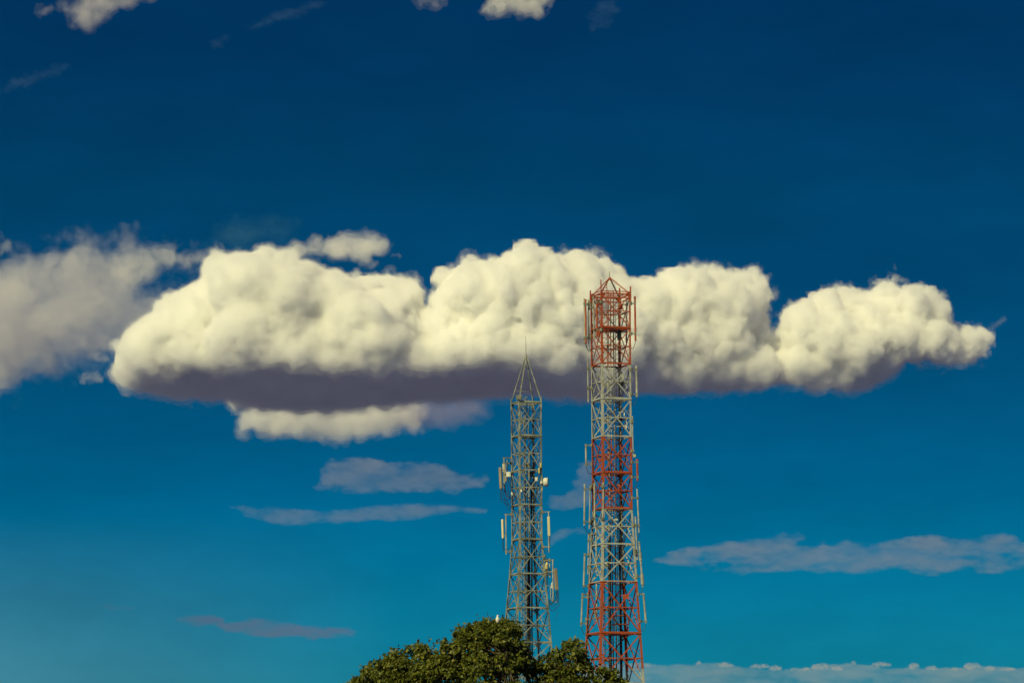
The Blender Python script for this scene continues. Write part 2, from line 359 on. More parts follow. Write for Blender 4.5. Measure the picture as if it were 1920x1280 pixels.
veil('low mauve lens of cloud left of the tree top',
     [(400, 1170), (440, 1163), (490, 1160), (530, 1165), (570, 1172), (610, 1178), (650, 1176), (668, 1184), (660, 1190), (600, 1191), (540, 1192), (460, 1190), (420, 1183)],
     13000, 420, .0009, 36, (.44, .25, .48), soft=9, wisp=.3, grow=3)
veil('faint mauve wisp just left of the low mauve lens of cloud',
     [(318, 1160), (350, 1153), (390, 1152), (415, 1160), (420, 1170), (370, 1170), (335, 1168)], 13000, 300, .0009, 37, (.42, .20, .42), soft=9, wisp=.3, grow=3)
veil('faintest reddish wisp, the lowest leftmost one in the sky',
     [(185, 1136), (205, 1130), (230, 1132), (258, 1138), (250, 1146), (205, 1146)], 13000, 300, .0011, 38, (.46, .20, .36), soft=9, wisp=.3, grow=3)
FW = 'faint blue wisps near the top of the sky'
for i, (pl, lab) in enumerate((
    ([(385, 88), (395, 72), (420, 62), (434, 66), (428, 80), (400, 92)], 'faint blue wisp below the beige scrap of the upper left corner'),
    ([(460, 52), (490, 36), (530, 22), (560, 10), (600, 0), (612, 6), (580, 22), (540, 36), (500, 50), (470, 58)], 'faint slanting blue streak near the top edge between two tufts'),
    ([(1100, 30), (1125, 8), (1150, -5), (1160, 20), (1140, 48), (1110, 55)], 'faint blue patch right of the tuft at the middle of the top edge'),
    ([(0, 160), (40, 140), (90, 128), (125, 122), (110, 142), (60, 158), (10, 172)], 'faint blue streak by the left edge below the upper left scrap'))):
    veil(lab, pl, 9000, 200, .00022, 50 + i, (.5, .75, .9), FW, soft=16, wisp=.4, per=(40, 18), grow=4, rim=7)
veil('dim teal haze patch just above the left half of the big cumulus',
     [(360, 470), (400, 430), (440, 408), (520, 398), (570, 412), (560, 440), (520, 460), (440, 474)], 9000, 300, .00022, 60, (.35, .8, .75), soft=40, wisp=.3, per=(60, 30), rim=10)
veil('thin curl of white cloud at the left edge above the grey cloud',
     [(-8, 445), (4, 436), (6, 452), (20, 456), (21, 466), (6, 476), (-8, 480)], 6500, 70, .0035, 61, (.88, .90, .95), soft=10, wisp=.5, per=(34, 24), grow=4, rim=4, step=1.5)
veil('thin white tail trailing up from the right end of the big cumulus',
     [(1815, 640), (1838, 628), (1850, 618), (1862, 606), (1884, 597), (1868, 614), (1858, 636), (1846, 660), (1825, 664)], 6350, 80, .0016, 62, (.90, .91, .96), soft=10, wisp=.4, per=(36, 26), grow=3, rim=4, step=1.5)
for i, (u, v, a, b, lab) in enumerate(((742, 478, 7, 5, 'small torn scrap of cloud right of the ragged pale scrap above the cumulus'), (765, 516, 16, 7, 'low torn scrap resting over the notch left of the tallest cumulus dome'),
                                  (1453, 549, 7, 9, 'round torn scrap beside the right shoulder of the cumulus'), (170, 707, 19, 10, 'small ragged scrap under the grey cloud at the left'),
                                  (192, 672, 9, 5, 'tiny pale scrap between the grey cloud and the big cumulus'))):
    an = np.linspace(0, 2 * np.pi, 14, endpoint=False)
    veil(lab, list(zip(u + a * np.cos(an), v + b * np.sin(an))), 6600, 60, .0045, 70 + i, (.90, .90, .95), soft=10, wisp=.4, per=(34, 24), grow=4, step=1.2, rim=5)

bank = [(1052, 1300), (1062, 1262), (1085, 1250), (1130, 1246), (1190, 1242), (1240, 1243), (1265, 1240), (1300, 1242), (1340, 1239), (1380, 1246), (1420, 1250), (1500, 1252), (1560, 1245), (1600, 1243),
        (1650, 1248), (1750, 1252), (1830, 1250), (2000, 1250), (2000, 1400), (1070, 1400)]
b = thin_cloud('cloud_bank', bank, 26000, 1500, cloud_mat('bank', .00030, (.62, .76, .92)), 40, step=2.5, soft=3.5, wisp=.4, grow=2.0, per=(60, 14), rim=.5)
tag(b, 'long flat bluish cloud bank along the bottom right edge with white puffs on top', 'cloud bank')
rg = random.Random(4)
for u, v, wd, hh in ((1216, 1240, 8, 4), (1311, 1236, 5, 5), (1361, 1239, 13, 5), (1424, 1242, 12, 7), (1453, 1245, 11, 6), (1500, 1247, 14, 4), (1538, 1242, 11, 7), (1570, 1246, 11, 6),
                     (1600, 1236, 5, 5), (1652, 1239, 13, 5), (1714, 1242, 11, 7), (1745, 1245, 11, 6), (1792, 1247, 13, 4), (1823, 1242, 12, 7), (1856, 1246, 11, 5), (1890, 1247, 12, 4)):
    an = np.linspace(0, 2 * np.pi, 12, endpoint=False)
    wd *= rg.uniform(.8, 1.5); hh *= rg.uniform(.8, 1.25)
    pl = [(u + wd * math.cos(t), v + 7.5 + hh * math.sin(t) * (1 if math.sin(t) < 0 else .5)) for t in an]
    thin_cloud('puff', pl, 25600, 500, cloud_mat('bank puff', .0015, (.80, .82, .90)), rg.randrange(999), step=1.2, soft=4, wisp=.3, grow=.9, per=(7, 5), rim=1.5).parent = b

# ------------------------------------------------------------------ steelwork helpers
class MB:
    def __init__(s): s.V, s.F = [], []
    def quadbox(s, c8):
        b = len(s.V); s.V += [tuple(c) for c in c8]
        s.F += [tuple(b + i for i in q) for q in ((0, 3, 2, 1), (4, 5, 6, 7), (0, 1, 5, 4), (1, 2, 6, 5), (2, 3, 7, 6), (3, 0, 4, 7))]
    def bar(s, p, q, wa, wb=None, up=(0, 0, 1), off=(0, 0)):
        p, q = Vector(p), Vector(q); d = (q - p).normalized(); wb = wb or wa
        u = Vector(up) if abs(d.dot(Vector(up).normalized())) < .98 else Vector((1, 0, 0))
        a = d.cross(u).normalized(); b = a.cross(d).normalized(); o = a * off[0] + b * off[1]
        a, b = a * wa / 2, b * wb / 2
        s.quadbox([p + o - a - b, p + o + a - b, p + o + a + b, p + o - a + b, q + o - a - b, q + o + a - b, q + o + a + b, q + o - a + b])
    def angle(s, p, q, w, t, up=(0, 0, 1)):
        """an L profile: two thin flanges meeting at a heel"""
        s.bar(p, q, w, t, up, (0, 0)); s.bar(p, q, t, w, up, (-w / 2 + t / 2, w / 2 + t / 2))
    def tube(s, pts, r, n=8, cap=True):
        pts = [Vector(p) for p in pts]; rs = r if isinstance(r, (list, tuple)) else [r] * len(pts); b0 = len(s.V)
        ref = None
        for i, p in enumerate(pts):
            d = (pts[min(i + 1, len(pts) - 1)] - pts[max(i - 1, 0)]).normalized()
            if ref is None: ref = d.orthogonal().normalized()
            a = (ref - d * ref.dot(d)).normalized(); b = d.cross(a); ref = a
            s.V += [tuple(p + (a * math.cos(k * 2 * math.pi / n) + b * math.sin(k * 2 * math.pi / n)) * rs[i]) for k in range(n)]
        for i in range(len(pts) - 1):
            for k in range(n):
                x, y = b0 + i * n + k, b0 + i * n + (k + 1) % n; s.F.append((x, y, y + n, x + n))
        if cap: s.F.append(tuple(b0 + k for k in reversed(range(n)))); s.F.append(tuple(b0 + (len(pts) - 1) * n + k for k in range(n)))
    def build(s, name, m, parent=None, label=None):
        me = bpy.data.meshes.new(name); me.from_pydata(s.V, [], s.F); me.update(); me.materials.append(m)
        o = bpy.data.objects.new(name, me); COL.objects.link(o); o.parent = parent
        if parent is not None: o.matrix_parent_inverse = parent.matrix_world.inverted()
        if label: o['label'] = label
        return o
def empty(name, loc, label, cat):
    o = bpy.data.objects.new(name, None); COL.objects.link(o); o.location = loc; o.empty_display_size = .3
    bpy.context.view_layer.update(); return tag(o, label, cat)
def slack(p, q, drop, n=10):
    p, q = Vector(p), Vector(q)
    return [p.lerp(q, i / n) - Vector((0, 0, drop * 4 * (i / n) * (1 - i / n))) for i in range(n + 1)]

def banded(name, bands, first, second, rust, rough=.55):
    """paint changing colour at real heights (metres), with weathering"""
    m = mat(name, first, rough); t = m.node_tree; b = t.nodes['Principled BSDF']; n = t.nodes.new; l = t.links.new
    g = n('ShaderNodeNewGeometry'); sp = n('ShaderNodeSeparateXYZ'); l(g.outputs['Position'], sp.inputs[0])
    last = None
    for lo, hi in bands:
        a = n('ShaderNodeMath'); a.operation = 'GREATER_THAN'; l(sp.outputs['Z'], a.inputs[0]); a.inputs[1].default_value = lo
        c = n('ShaderNodeMath'); c.operation = 'LESS_THAN'; l(sp.outputs['Z'], c.inputs[0]); c.inputs[1].default_value = hi
        k = n('ShaderNodeMath'); k.operation = 'MULTIPLY'; l(a.outputs[0], k.inputs[0]); l(c.outputs[0], k.inputs[1])
        if last:
            q = n('ShaderNodeMath'); q.operation = 'MAXIMUM'; l(last.outputs[0], q.inputs[0]); l(k.outputs[0], q.inputs[1]); k = q
        last = k
    mx = n('ShaderNodeMixRGB'); l(last.outputs[0], mx.inputs[0]); mx.inputs[1].default_value = (*first, 1); mx.inputs[2].default_value = (*second, 1)
    nz = n('ShaderNodeTexNoise'); nz.inputs['Scale'].default_value = 1.7; nz.inputs['Detail'].default_value = 7; l(g.outputs['Position'], nz.inputs['Vector'])
    rr = n('ShaderNodeMapRange'); rr.inputs['From Min'].default_value = .48; rr.inputs['From Max'].default_value = .68; rr.inputs['To Max'].default_value = .65
    l(nz.outputs[0], rr.inputs['Value'])
    m2 = n('ShaderNodeMixRGB'); l(rr.outputs[0], m2.inputs[0]); l(mx.outputs[0], m2.inputs[1]); m2.inputs[2].default_value = (*rust, 1)
    l(m2.outputs[0], b.inputs['Base Color']); return m

M_GALV = mat('galvanised_steel', (.30, .315, .265), .5, noise=(.13, .145, .125), scale=1.6)
M_GALVD = mat('dull_galvanised_steel', (.19, .20, .155), .6, noise=(.11, .11, .09), scale=3)
M_POLE = mat('weathered_pipe', (.36, .37, .32), .5, noise=(.22, .23, .20), scale=2.5)
M_REDPOLE = mat('red_painted_pipe', (.36, .085, .022), .5, noise=(.26, .045, .02), scale=3)
M_CABLE = mat('black_cable', (.014, .014, .018), .5)
M_CABLEW = mat('grey_cable', (.20, .20, .18), .5)
M_PANEL = mat('cream_antenna_cover', (.66, .58, .34), .45, noise=(.58, .50, .28), scale=1.5)
M_PANEL_SHADED = mat('shaded_antenna_cover', (.27, .225, .17), .5, noise=(.22, .18, .14), scale=1.5)  # darker copy of the cover, shade of the turned panels put into its colour
M_BOX = mat('white_radio_box', (.62, .62, .55), .45, noise=(.5, .5, .44), scale=4)
M_BOXY = mat('yellowed_radio_box', (.46, .40, .17), .5, noise=(.34, .29, .12), scale=4)

class Tower:
    def __init__(T, px, v0, D, theta, rings, sizes, label, cat, steel, brace_w, leg_w, plats, horiz, seed):
        T.D, T.c, T.s_ = D, math.cos(math.radians(theta)), math.sin(math.radians(theta))
        T.x = P(px, v0, D)[0]; T.vs, T.ss = zip(*sizes); T.steel = steel; T.k = D / F
        T.root = empty('lattice_tower', (T.x, D, 0), label, cat)
        R_ = T.root; n = len(rings); T.legw = leg_w
        T.levels = [(T.z_at(v), T.size(v)) for v in rings]; T.levels[-1] = (0.0, T.levels[-1][1])
        C = [[T.corner(i, z, s) for i in range(4)] for z, s in T.levels]
        for i in range(4):                        # legs: an angle per storey with splice plates
            m = MB()
            for a in range(n - 1):
                out = (Vector(C[a][i]) - Vector((T.x, D, C[a][i][2]))).normalized()
                p, q = Vector(C[a][i]), Vector(C[a + 1][i]); ln = leg_w * (1 + .03 * a)
                e1, e2 = T.dirs(i); d = (q - p).normalized(); th = .018
                m.bar(p + e1 * ln / 2, q + e1 * ln / 2, ln, th, up=e1.cross(d)); m.bar(p + e2 * ln / 2, q + e2 * ln / 2, ln, th, up=e2.cross(d))
                pp = q.lerp(p, .04); qq = p.lerp(q, .88); w = ln * 1.25
                if a % 2 == 1:
                    m.bar(pp - out * .01 + e1 * ln / 2, qq - out * .01 + e1 * ln / 2, w * .9, .012, up=e1.cross(d))
            m.build('leg', steel, R_)
        faces = [(0, 1), (1, 3), (3, 2), (2, 0)]  # F-R, R-B, B-L, L-F
        for a in range(n):
            z, s = C[a], T.levels[a][1]
            m = MB(); w = horiz * (1.35 if a in plats else 1)
            for i, j in faces:
                m.angle(z[i], z[j], w, .012)
                m.bar(Vector(z[i]) + Vector((0, 0, -w * .6)), Vector(z[i]).lerp(Vector(z[j]), .14), .014, .16, up=(0, 0, 1))
                m.bar(Vector(z[j]) + Vector((0, 0, -w * .6)), Vector(z[j]).lerp(Vector(z[i]), .14), .014, .16, up=(0, 0, 1))
            m.build('ring_beam', steel, R_)
            if a in plats:
                m = MB(); A, B_, C_, D_ = (Vector(z[i]) + Vector((0, 0, .05)) for i in (0, 1, 3, 2))
                for k in range(13):
                    t = .04 + .92 * k / 12
                    if plats[a] == 'half' and t > .48: continue
                    m.bar(A.lerp(D_, t), B_.lerp(C_, t), .055, .02)
                m.bar(A.lerp(B_, .3), D_.lerp(C_, .3), .05, .05, off=(0, -.04)); m.bar(A.lerp(B_, .7), D_.lerp(C_, .7), .05, .05, off=(0, -.04))
                m.build('platform', steel, R_)
        for a in range(n - 1):
            for (i, j) in faces:
                p0, p1, q0, q1 = (Vector(x) for x in (C[a][i], C[a][j], C[a + 1][i], C[a + 1][j]))
                nrm = (p1 - p0).cross(q0 - p0).normalized(); m = MB(); bw = brace_w * (1 + .05 * a)
                ctr = (p0 + p1 + q0 + q1) / 4; cen = Vector((T.x, D, ctr.z)); io = (ctr - cen).normalized()
                m.angle(p0 + io * .012, q1 + io * .012, bw * 1.1, .01, up=nrm); m.angle(p1 - io * .012, q0 - io * .012, bw, .01, up=nrm)
                sm, lm = p0.lerp(q0, .5), p1.lerp(q1, .5)
                m.angle(sm, lm, bw * .8, .01); x = ctr
                # light stiffeners from the middle of the crossing to the inner face
                m.bar(p0.lerp(q1, .25), sm, bw * .5, .012, up=nrm); m.bar(p1.lerp(q0, .25), lm, bw * .5, .012, up=nrm)
                m.bar(q0.lerp(p1, .25), sm, bw * .5, .012, up=nrm); m.bar(q1.lerp(p0, .25), lm, bw * .5, .012, up=nrm)
                m.bar(x - io * .02 - Vector((0, 0, .07)), x - io * .02 + Vector((0, 0, .07)), .13, .012, up=nrm)
                m.build('cross_brace', steel, R_)
            # a diaphragm inside at mid height
            m = MB(); mids = [(Vector(C[a][i]) + Vector(C[a + 1][i])) / 2 for i in (0, 1, 3, 2)]; h = [mids[k].lerp(mids[(k + 1) % 4], .5) for k in range(4)]
            for k in range(4): m.angle(h[k], h[(k + 1) % 4], brace_w * .7, .01)
            m.build('diaphragm', steel, R_)
    def size(T, v): return float(np.interp(v, T.vs, T.ss)) * T.k
    def z_at(T, v):                               # height of a ring whose front corner shows at row v
        s = T.size(v); d = T.D - s / 2 * (T.c + T.s_); return float(P(960 + (T.x / d) * F, v, d)[2])
    def corner(T, i, z, s):
        a, b = ((-1, -1), (1, -1), (-1, 1), (1, 1))[i]  # F, R, L, B
        return (T.x + s / 2 * (a * T.c - b * T.s_), T.D + s / 2 * (a * T.s_ + b * T.c), z)
    def dirs(T, i):
        a, b = ((1, 1), (-1, 1), (1, -1), (-1, -1))[i]
        return Vector((a * T.c, a * T.s_, 0)), Vector((-b * T.s_, b * T.c, 0))
    def inside(T, a, b, z):                       # a, b in -1..1 across the plan
        s = float(np.interp(z, [l[0] for l in T.levels][::-1], [l[1] for l in T.levels][::-1]))
        return Vector((T.x + s / 2 * (a * T.c - b * T.s_), T.D + s / 2 * (a * T.s_ + b * T.c), z))
    def at(T, u, v, dy=0.0): return Vector(P(u, v, T.D + dy))
    def legpt(T, i, z):
        s = float(np.interp(z, [l[0] for l in T.levels][::-1], [l[1] for l in T.levels][::-1])); return Vector(T.corner(i, z, s))

def ladder(T, a, b, z0, z1, w, rung, m, name='ladder', r=.022):
    k = MB(); n = max(2, int((z1 - z0) / 2)); side = Vector((T.c, T.s_, 0)) * w / 2
    zs = [z0 + (z1 - z0) * i / n for i in range(n + 1)]; f = lambda z: T.x_lad(a, b, z)
    for s in (-1, 1): k.tube([f(z) + side * s for z in zs], r, 6)
    z = z0 + rung / 2
    while z < z1: k.bar(f(z) - side, f(z) + side, .028, .028); z += rung
    return k.build(name, m, T.root)
Tower.x_lad = lambda T, a, b, z: Vector((T.x + a * T.c - b * T.s_, T.D + a * T.s_ + b * T.c, z))
def run(T, a, b, z0, z1, r, m, name, wob=0.0, rg=random.Random(3)):
    k = MB(); n = max(2, int(abs(z1 - z0) / 1.2))
    k.tube([T.x_lad(a + rg.uniform(-wob, wob), b + rg.uniform(-wob, wob), z0 + (z1 - z0) * i / n) for i in range(n + 1)], r, 6)
    return k.build(name, m, T.root)

# ------------------------------------------------------------------ the tall red and white tower
D1 = 240.0
R1 = [550, 613, 680.5, 746.5, 817, 885, 952, 1019, 1089.5, 1186, 1280, 1380, 1490, 1611]
S1 = [(550, 59.3), (746, 58.7), (952, 59.3), (985, 61.5), (1019, 65.2), (1089, 71), (1186, 80.8), (1280, 90), (1611, 122)]
tmp_red, white = (.35, .066, .020), (.37, .385, .345)
zz = lambda v: float(P(1125, v, D1 - 1.3)[2])
M_BAND = banded('aviation_paint', [(zz(681), 99), (zz(952), zz(818)), (zz(1253), zz(1089)), (zz(1500), zz(1400))], white, tmp_red, (.17, .10, .06))
T1 = Tower(1146.2, 746, D1, 18.5, R1, S1, 'tall red and white banded square lattice tower with many pipe antennas', 'tower', M_BAND, .050, .11,
           {1: 'full', 3: 'half', 5: 'half', 6: 'half', 9: 'full'}, .085, 1)
top1, ground = T1.levels[0][0], 0.0
# the small roof of four struts, its rod, and posts standing up out of the top ring
ap = T1.at(1143.2, 521.5)
m = MB()
for i in range(4):
    m.angle(T1.legpt(i, top1), ap, .06, .012)
m.tube([ap - Vector((0, 0, .12)), ap + Vector((0, 0, .03))], .09, 8)
m.build('roof_frame', M_BAND, T1.root)
m = MB(); m.tube([ap, T1.at(1142.2, 508.5)], [.03, .02], 6); m.build('lightning_rod', M_GALVD, T1.root)
for i, vt, r in ((0, 524, .035), (1, 537, .05), (2, 544.5, .05), (3, 540, .05)):
    p = T1.legpt(i, top1); m = MB(); q = Vector((p.x, p.y, float(P(1140, vt, p.y)[2])))
    m.tube([p - Vector((0, 0, .5)), q], r, 8); m.build('top_post', M_REDPOLE, T1.root)
m = MB(); a2 = [T1.legpt(i, top1) + Vector((0, 0, .17)) for i in (0, 1, 3, 2)]; b2 = [T1.legpt(i, top1) - Vector((0, 0, .24)) for i in (0, 1, 3, 2)]
for k in range(4): m.angle(a2[k], a2[(k + 1) % 4], .05, .01); m.angle(b2[k], b2[(k + 1) % 4], .05, .01)
m.build('guard_rail', M_BAND, T1.root)
# climbing ladder and cable ladders through the core
ladder(T1, -.36, .25, .4, top1 + .9, .42, .33, M_BAND, r=.026)
ladder(T1, .14, .30, .4, top1 + .4, .36, .55, M_BAND, 'cable_ladder', r=.03)
ladder(T1, .52, .42, .4, zz(640), .30, .7, M_BAND, 'cable_ladder')
for (a, b, v, r, mm) in ((.02, .1, 545, .030, M_BAND), (.22, .12, 560, .024, M_CABLEW), (.40, .2, 565, .022, M_POLE), (.60, .1, 575, .03, M_CABLE), (-.30, -.2, 1010, .10, M_CABLE),
                      (-.22, -.12, 1000, .05, M_CABLE), (-.5, .2, 700, .02, M_CABLE), (-.12, .35, 600, .02, M_CABLEW), (.30, .32, 620, .022, M_CABLE), (.7, .5, 690, .03, M_CABLEW),
                      (-.10, .2, 820, .022, M_POLE), (.08, .34, 700, .018, M_CABLE), (.46, .1, 900, .02, M_CABLEW), (.62, .3, 960, .06, M_CABLE)):
    run(T1, a, b, .3, zz(v), r, mm, 'feeder_cable', .02)
# the small railed rest stage inside the lowest red band
m = MB(); za = zz(1185)
for a, b in ((.0, -.2), (.95, -.2), (.95, .5), (.0, .5)): m.bar(T1.x_lad(a, b, za), T1.x_lad(a, b, za + 1.15), .05)
for h in (.6, 1.15):
    for p, q in (((0, -.2), (.95, -.2)), ((.95, -.2), (.95, .5)), ((.95, .5), (0, .5))): m.bar(T1.x_lad(*p, za + h), T1.x_lad(*q, za + h), .045)
m.build('stage_railing', M_BAND, T1.root)

def pole_antenna(T, u0, v0, u1, v1, arms, leg, r=.055, m=None, label=None, dy=None, fat=(), fit=True, name='pole_antenna'):
    """a pipe antenna held off leg LEG by arms at rows ARMS"""
    lp = T.legpt(leg, T.z_at(v0)); dep = lp.y - T.D + (dy or 0)
    p, q = T.at(u0, v0, dep), T.at(u1, v1, dep); k = MB()
    k.tube([p, q], r, 10); k.tube([p + Vector((0, 0, .02)), p + Vector((0, 0, -.08))], r * 1.25, 10)
    for (t0, t1, rr) in fat: k.tube([p.lerp(q, t0), p.lerp(q, t1)], rr, 10)
    o = k.build(name, m or M_POLE, T.root, label)
    for v in arms:
        t = (v - v0) / (v1 - v0); a = p.lerp(q, t); b = T.legpt(leg, a.z); k = MB()
        k.bar(a - (b - a).normalized() * .07, b, .05, .06); k.bar(a - Vector((0, 0, .08)), a + Vector((0, 0, .08)), .15, .13)
        k.tube([b - Vector((0, 0, .1)), b + Vector((0, 0, .1))], .10, 8)
        br = k.build('bracket', M_GALVD, o)
    if fit:
        e = q - Vector((0, 0, .02)); b = T.legpt(leg, e.z - .4); k = MB(); k.tube(slack(e, b, .25), .018, 6); k.build('jumper_cable', M_CABLE, o)
    return o
F_, R_, L_, B_ = 0, 1, 2, 3
pole_antenna(T1, 1095.6, 560, 1096.6, 642, (568.8, 634), L_, .055, M_POLE, 'grey pipe antenna, outermost at the upper left of the tower')
pole_antenna(T1, 1098, 562, 1098.8, 644, (571, 632), L_, .055, M_REDPOLE, 'red pipe antenna beside the outermost grey one', dy=-.35)
pole_antenna(T1, 1103.2, 562, 1104, 643, (569, 630), L_, .05, M_POLE, dy=.35)
pole_antenna(T1, 1112.5, 556, 1114.2, 635, (575,), L_, .05, M_POLE, dy=-.6, fit=False)
pole_antenna(T1, 1190.3, 556.5, 1191.6, 639, (568.8, 625.4), R_, .065, M_REDPOLE, 'red pipe antenna standing off the upper right leg')
pole_antenna(T1, 1175, 559, 1174.5, 642, (571, 622), B_, .06, M_POLE)
pole_antenna(T1, 1119, 556, 1119.4, 630, (566, 618), F_, .06, M_REDPOLE, fit=False)
pole_antenna(T1, 1102, 674.6, 1103, 753.8, (690, 727), L_, .045, M_POLE, fit=False)
pole_antenna(T1, 1193.3, 686.6, 1194.3, 744, (693, 739), R_, .075, M_POLE, 'stout grey pipe antenna on two long arms at the right')
pole_antenna(T1, 1186, 780, 1187.2, 852, (790, 845), R_, .035, M_POLE, fit=False)
pole_antenna(T1, 1098.6, 833, 1099, 873.6, (834.5, 869.5), L_, .06, M_POLE, 'short grey pipe antenna on the left, between two dark arms')
pole_antenna(T1, 1194.6, 861, 1195.3, 901, (866, 894), R_, .07, M_REDPOLE, 'short red and grey pipe antenna at the right')
pole_antenna(T1, 1096.4, 908, 1095.6, 985, (917, 977.6), L_, .06, M_POLE)
pole_antenna(T1, 1194.6, 917, 1198.3, 998, (933, 985), R_, .05, M_POLE)
pole_antenna(T1, 1106.8, 911, 1105, 991, (915, 980), L_, .045, M_POLE, dy=-.3, fit=False)
pole_antenna(T1, 1114.5, 908, 1115.2, 987, (906.5, 972), L_, .06, M_POLE, dy=-1.2, fit=False)
pole_antenna(T1, 1131.4, 905, 1131, 985, (911, 972), F_, .05, M_POLE, fit=False)
pole_antenna(T1, 1191.4, 968.6, 1195, 1049, (984, 1032), R_, .05, M_POLE)
pole_antenna(T1, 1198.3, 1015, 1205.5, 1099.5, (1038, 1080), R_, .06, M_POLE, 'slanting grey pipe antenna with thick collars at the lower right', fat=((.25, .42, .10), (.72, .95, .11)))
pole_antenna(T1, 1117.5, 990, 1118.4, 1072, (1000, 1064), L_, .05, M_POLE, dy=-1.2, fit=False)
pole_antenna(T1, 1103.8, 1000, 1102.5, 1076, (1012, 1062), L_, .045, M_POLE, dy=.2)
pole_antenna(T1, 1096.5, 1037.5, 1094.4, 1100, (1039, 1098), L_, .06, M_POLE)
pole_antenna(T1, 1092.4, 1112, 1089.6, 1173, (1113.5, 1119, 1168), L_, .055, M_POLE)
pole_antenna(T1, 1206.4, 1112, 1211.3, 1167.6, (1113.5, 1164), R_, .065, M_POLE)
pole_antenna(T1, 1118.5, 1090, 1118.7, 1165, (1116, 1158), L_, .05, M_POLE, dy=-1.3, fit=False)
# small fittings: lamp box, junction boxes, clamps
p = T1.at(1189.5, 854, -.6); m = MB(); m.bar(p - Vector((0, 0, .09)), p + Vector((0, 0, .09)), .17, .15); m.tube([p, p - Vector((.3, 0, 0))], .02, 6)
m.build('lamp_box', M_BOXY, T1.root)
rg = random.Random(8)
for (u, v, w, h, mm) in ((1164, 575, .34, .30, M_REDPOLE), (1124, 567, .30, .34, M_REDPOLE), (1122, 625, .26, .5, M_REDPOLE), (1161, 628, .36, .62, M_CABLE), (1168, 708, .2, .35, M_GALV), (1167, 720, .24, .3, M_CABLE),
                      (1164, 785, .3, .2, M_CABLE), (1170, 774, .13, .3, M_BOX), (1113, 1146, .15, .4, M_BOXY), (1117, 1153, .2, .4, M_GALV), (1171, 912, .2, .2, M_CABLE), (1172, 1118, .42, .3, M_REDPOLE),
                      (1160, 910, .2, .2, M_REDPOLE), (1127, 790, .16, .4, M_GALV), (1138, 780, .3, .12, M_GALV), (1174, 800, .1, .3, M_BOX), (1163, 986, .16, .3, M_CABLE), (1126, 862, .3, .2, M_REDPOLE), (1155, 974, .35, .07, M_BOX)):
    p = T1.at(u, v, rg.uniform(-.9, .5)); m = MB(); m.bar(p - Vector((0, 0, h / 2)), p + Vector((0, 0, h / 2)), w, w * .7)
    m.bar(p + Vector((0, 0, h * .3)), T1.x_lad(.1, .2, p.z + h * .3), .03); m.build('junction_box', mm, T1.root)

# ------------------------------------------------------------------ the shorter grey tower
D2 = 246.0
R2 = [753, 816, 880.5, 945, 1010, 1074.5, 1138.5, 1203, 1268, 1340, 1430, 1520, 1611]
S2 = [(753, 45), (1010, 45.3), (1025, 46), (1074.5, 53), (1138.5, 62.6), (1203, 70.5), (1268, 77), (1611, 114)]
T2 = Tower(987.0, 830, D2, 19.6, R2, S2, 'shorter grey lattice tower with a pointed spire and pale panel antennas', 'tower', M_GALV, .042, .088,
           {0: 'half', 1: 'full', 4: 'full'}, .075, 2)
top2 = T2.levels[0][0]; ap = T2.at(986.4, 666.5); zz2 = lambda v: float(P(973, v, D2 - 1)[2])
m = MB()
for i in range(4): m.angle(T2.legpt(i, top2), ap, .055, .012)
for t in (.28, .52, .75):
    c4 = [T2.legpt(i, top2).lerp(ap, t) for i in (0, 1, 3, 2)]
    m.bar(c4[2], c4[3], .02); m.bar(c4[0].lerp(c4[1], .0), c4[2], .02)
m.tube([ap - Vector((0, 0, .16)), ap + Vector((0, 0, .08))], [.11, .07], 8)
m.build('spire', M_GALV, T2.root)
m = MB(); m.tube([ap, T2.at(985.8, 629.5)], [.022, .012], 6); m.build('lightning_rod', M_GALVD, T2.root)
for i, h in ((0, 13.5), (1, 12), (2, 12.5), (3, 14)):
    p = T2.legpt(i, top2); m = MB(); m.tube([p - Vector((0, 0, .4)), p + Vector((0, 0, h * D2 / F))], .032, 6); m.build('top_post', M_GALV, T2.root)
for a, b in ((-.28, .15), (.02, .2), (.16, .3)):
    p = T2.x_lad(a, b, top2 - 1.6); m = MB(); m.tube([p, p + Vector((0, 0, 2.1))], .028, 6); m.build('top_post', M_GALV, T2.root)
p = T2.legpt(F_, top2) + Vector((0, 0, .28)); m = MB(); m.bar(p - Vector((0, 0, .13)), p + Vector((0, 0, .13)), .26, .26); m.bar(p - Vector((.18, 0, 0)), p + Vector((.2, 0, .02)), .12, .3)
m.build('aviation_lamp', M_GALVD, T2.root)
ladder(T2, -.20, .12, .4, top2 + .5, .36, .32, M_GALV, r=.022)
ladder(T2, .08, .22, .4, top2 + .3, .30, .5, M_GALV, 'cable_ladder', r=.024)
for (a, b, v, r, mm) in ((.04, -.05, 1035, .055, M_CABLE), (.12, .0, 1030, .05, M_CABLE), (.20, .05, 1040, .045, M_CABLEW), (-.02, .1, 890, .022, M_CABLE), (.26, .2, 835, .03, M_GALV), (.34, .1, 845, .026, M_CABLE),
                      (-.12, .25, 860, .018, M_CABLEW), (.15, .3, 905, .022, M_CABLE), (.40, .15, 900, .035, M_CABLE), (-.33, .0, 1030, .012, M_CABLE), (.0, .3, 780, .018, M_GALV), (.3, -.1, 960, .03, M_CABLE)):
    run(T2, a, b, .3, zz2(v), r, mm, 'feeder_cable', .025)

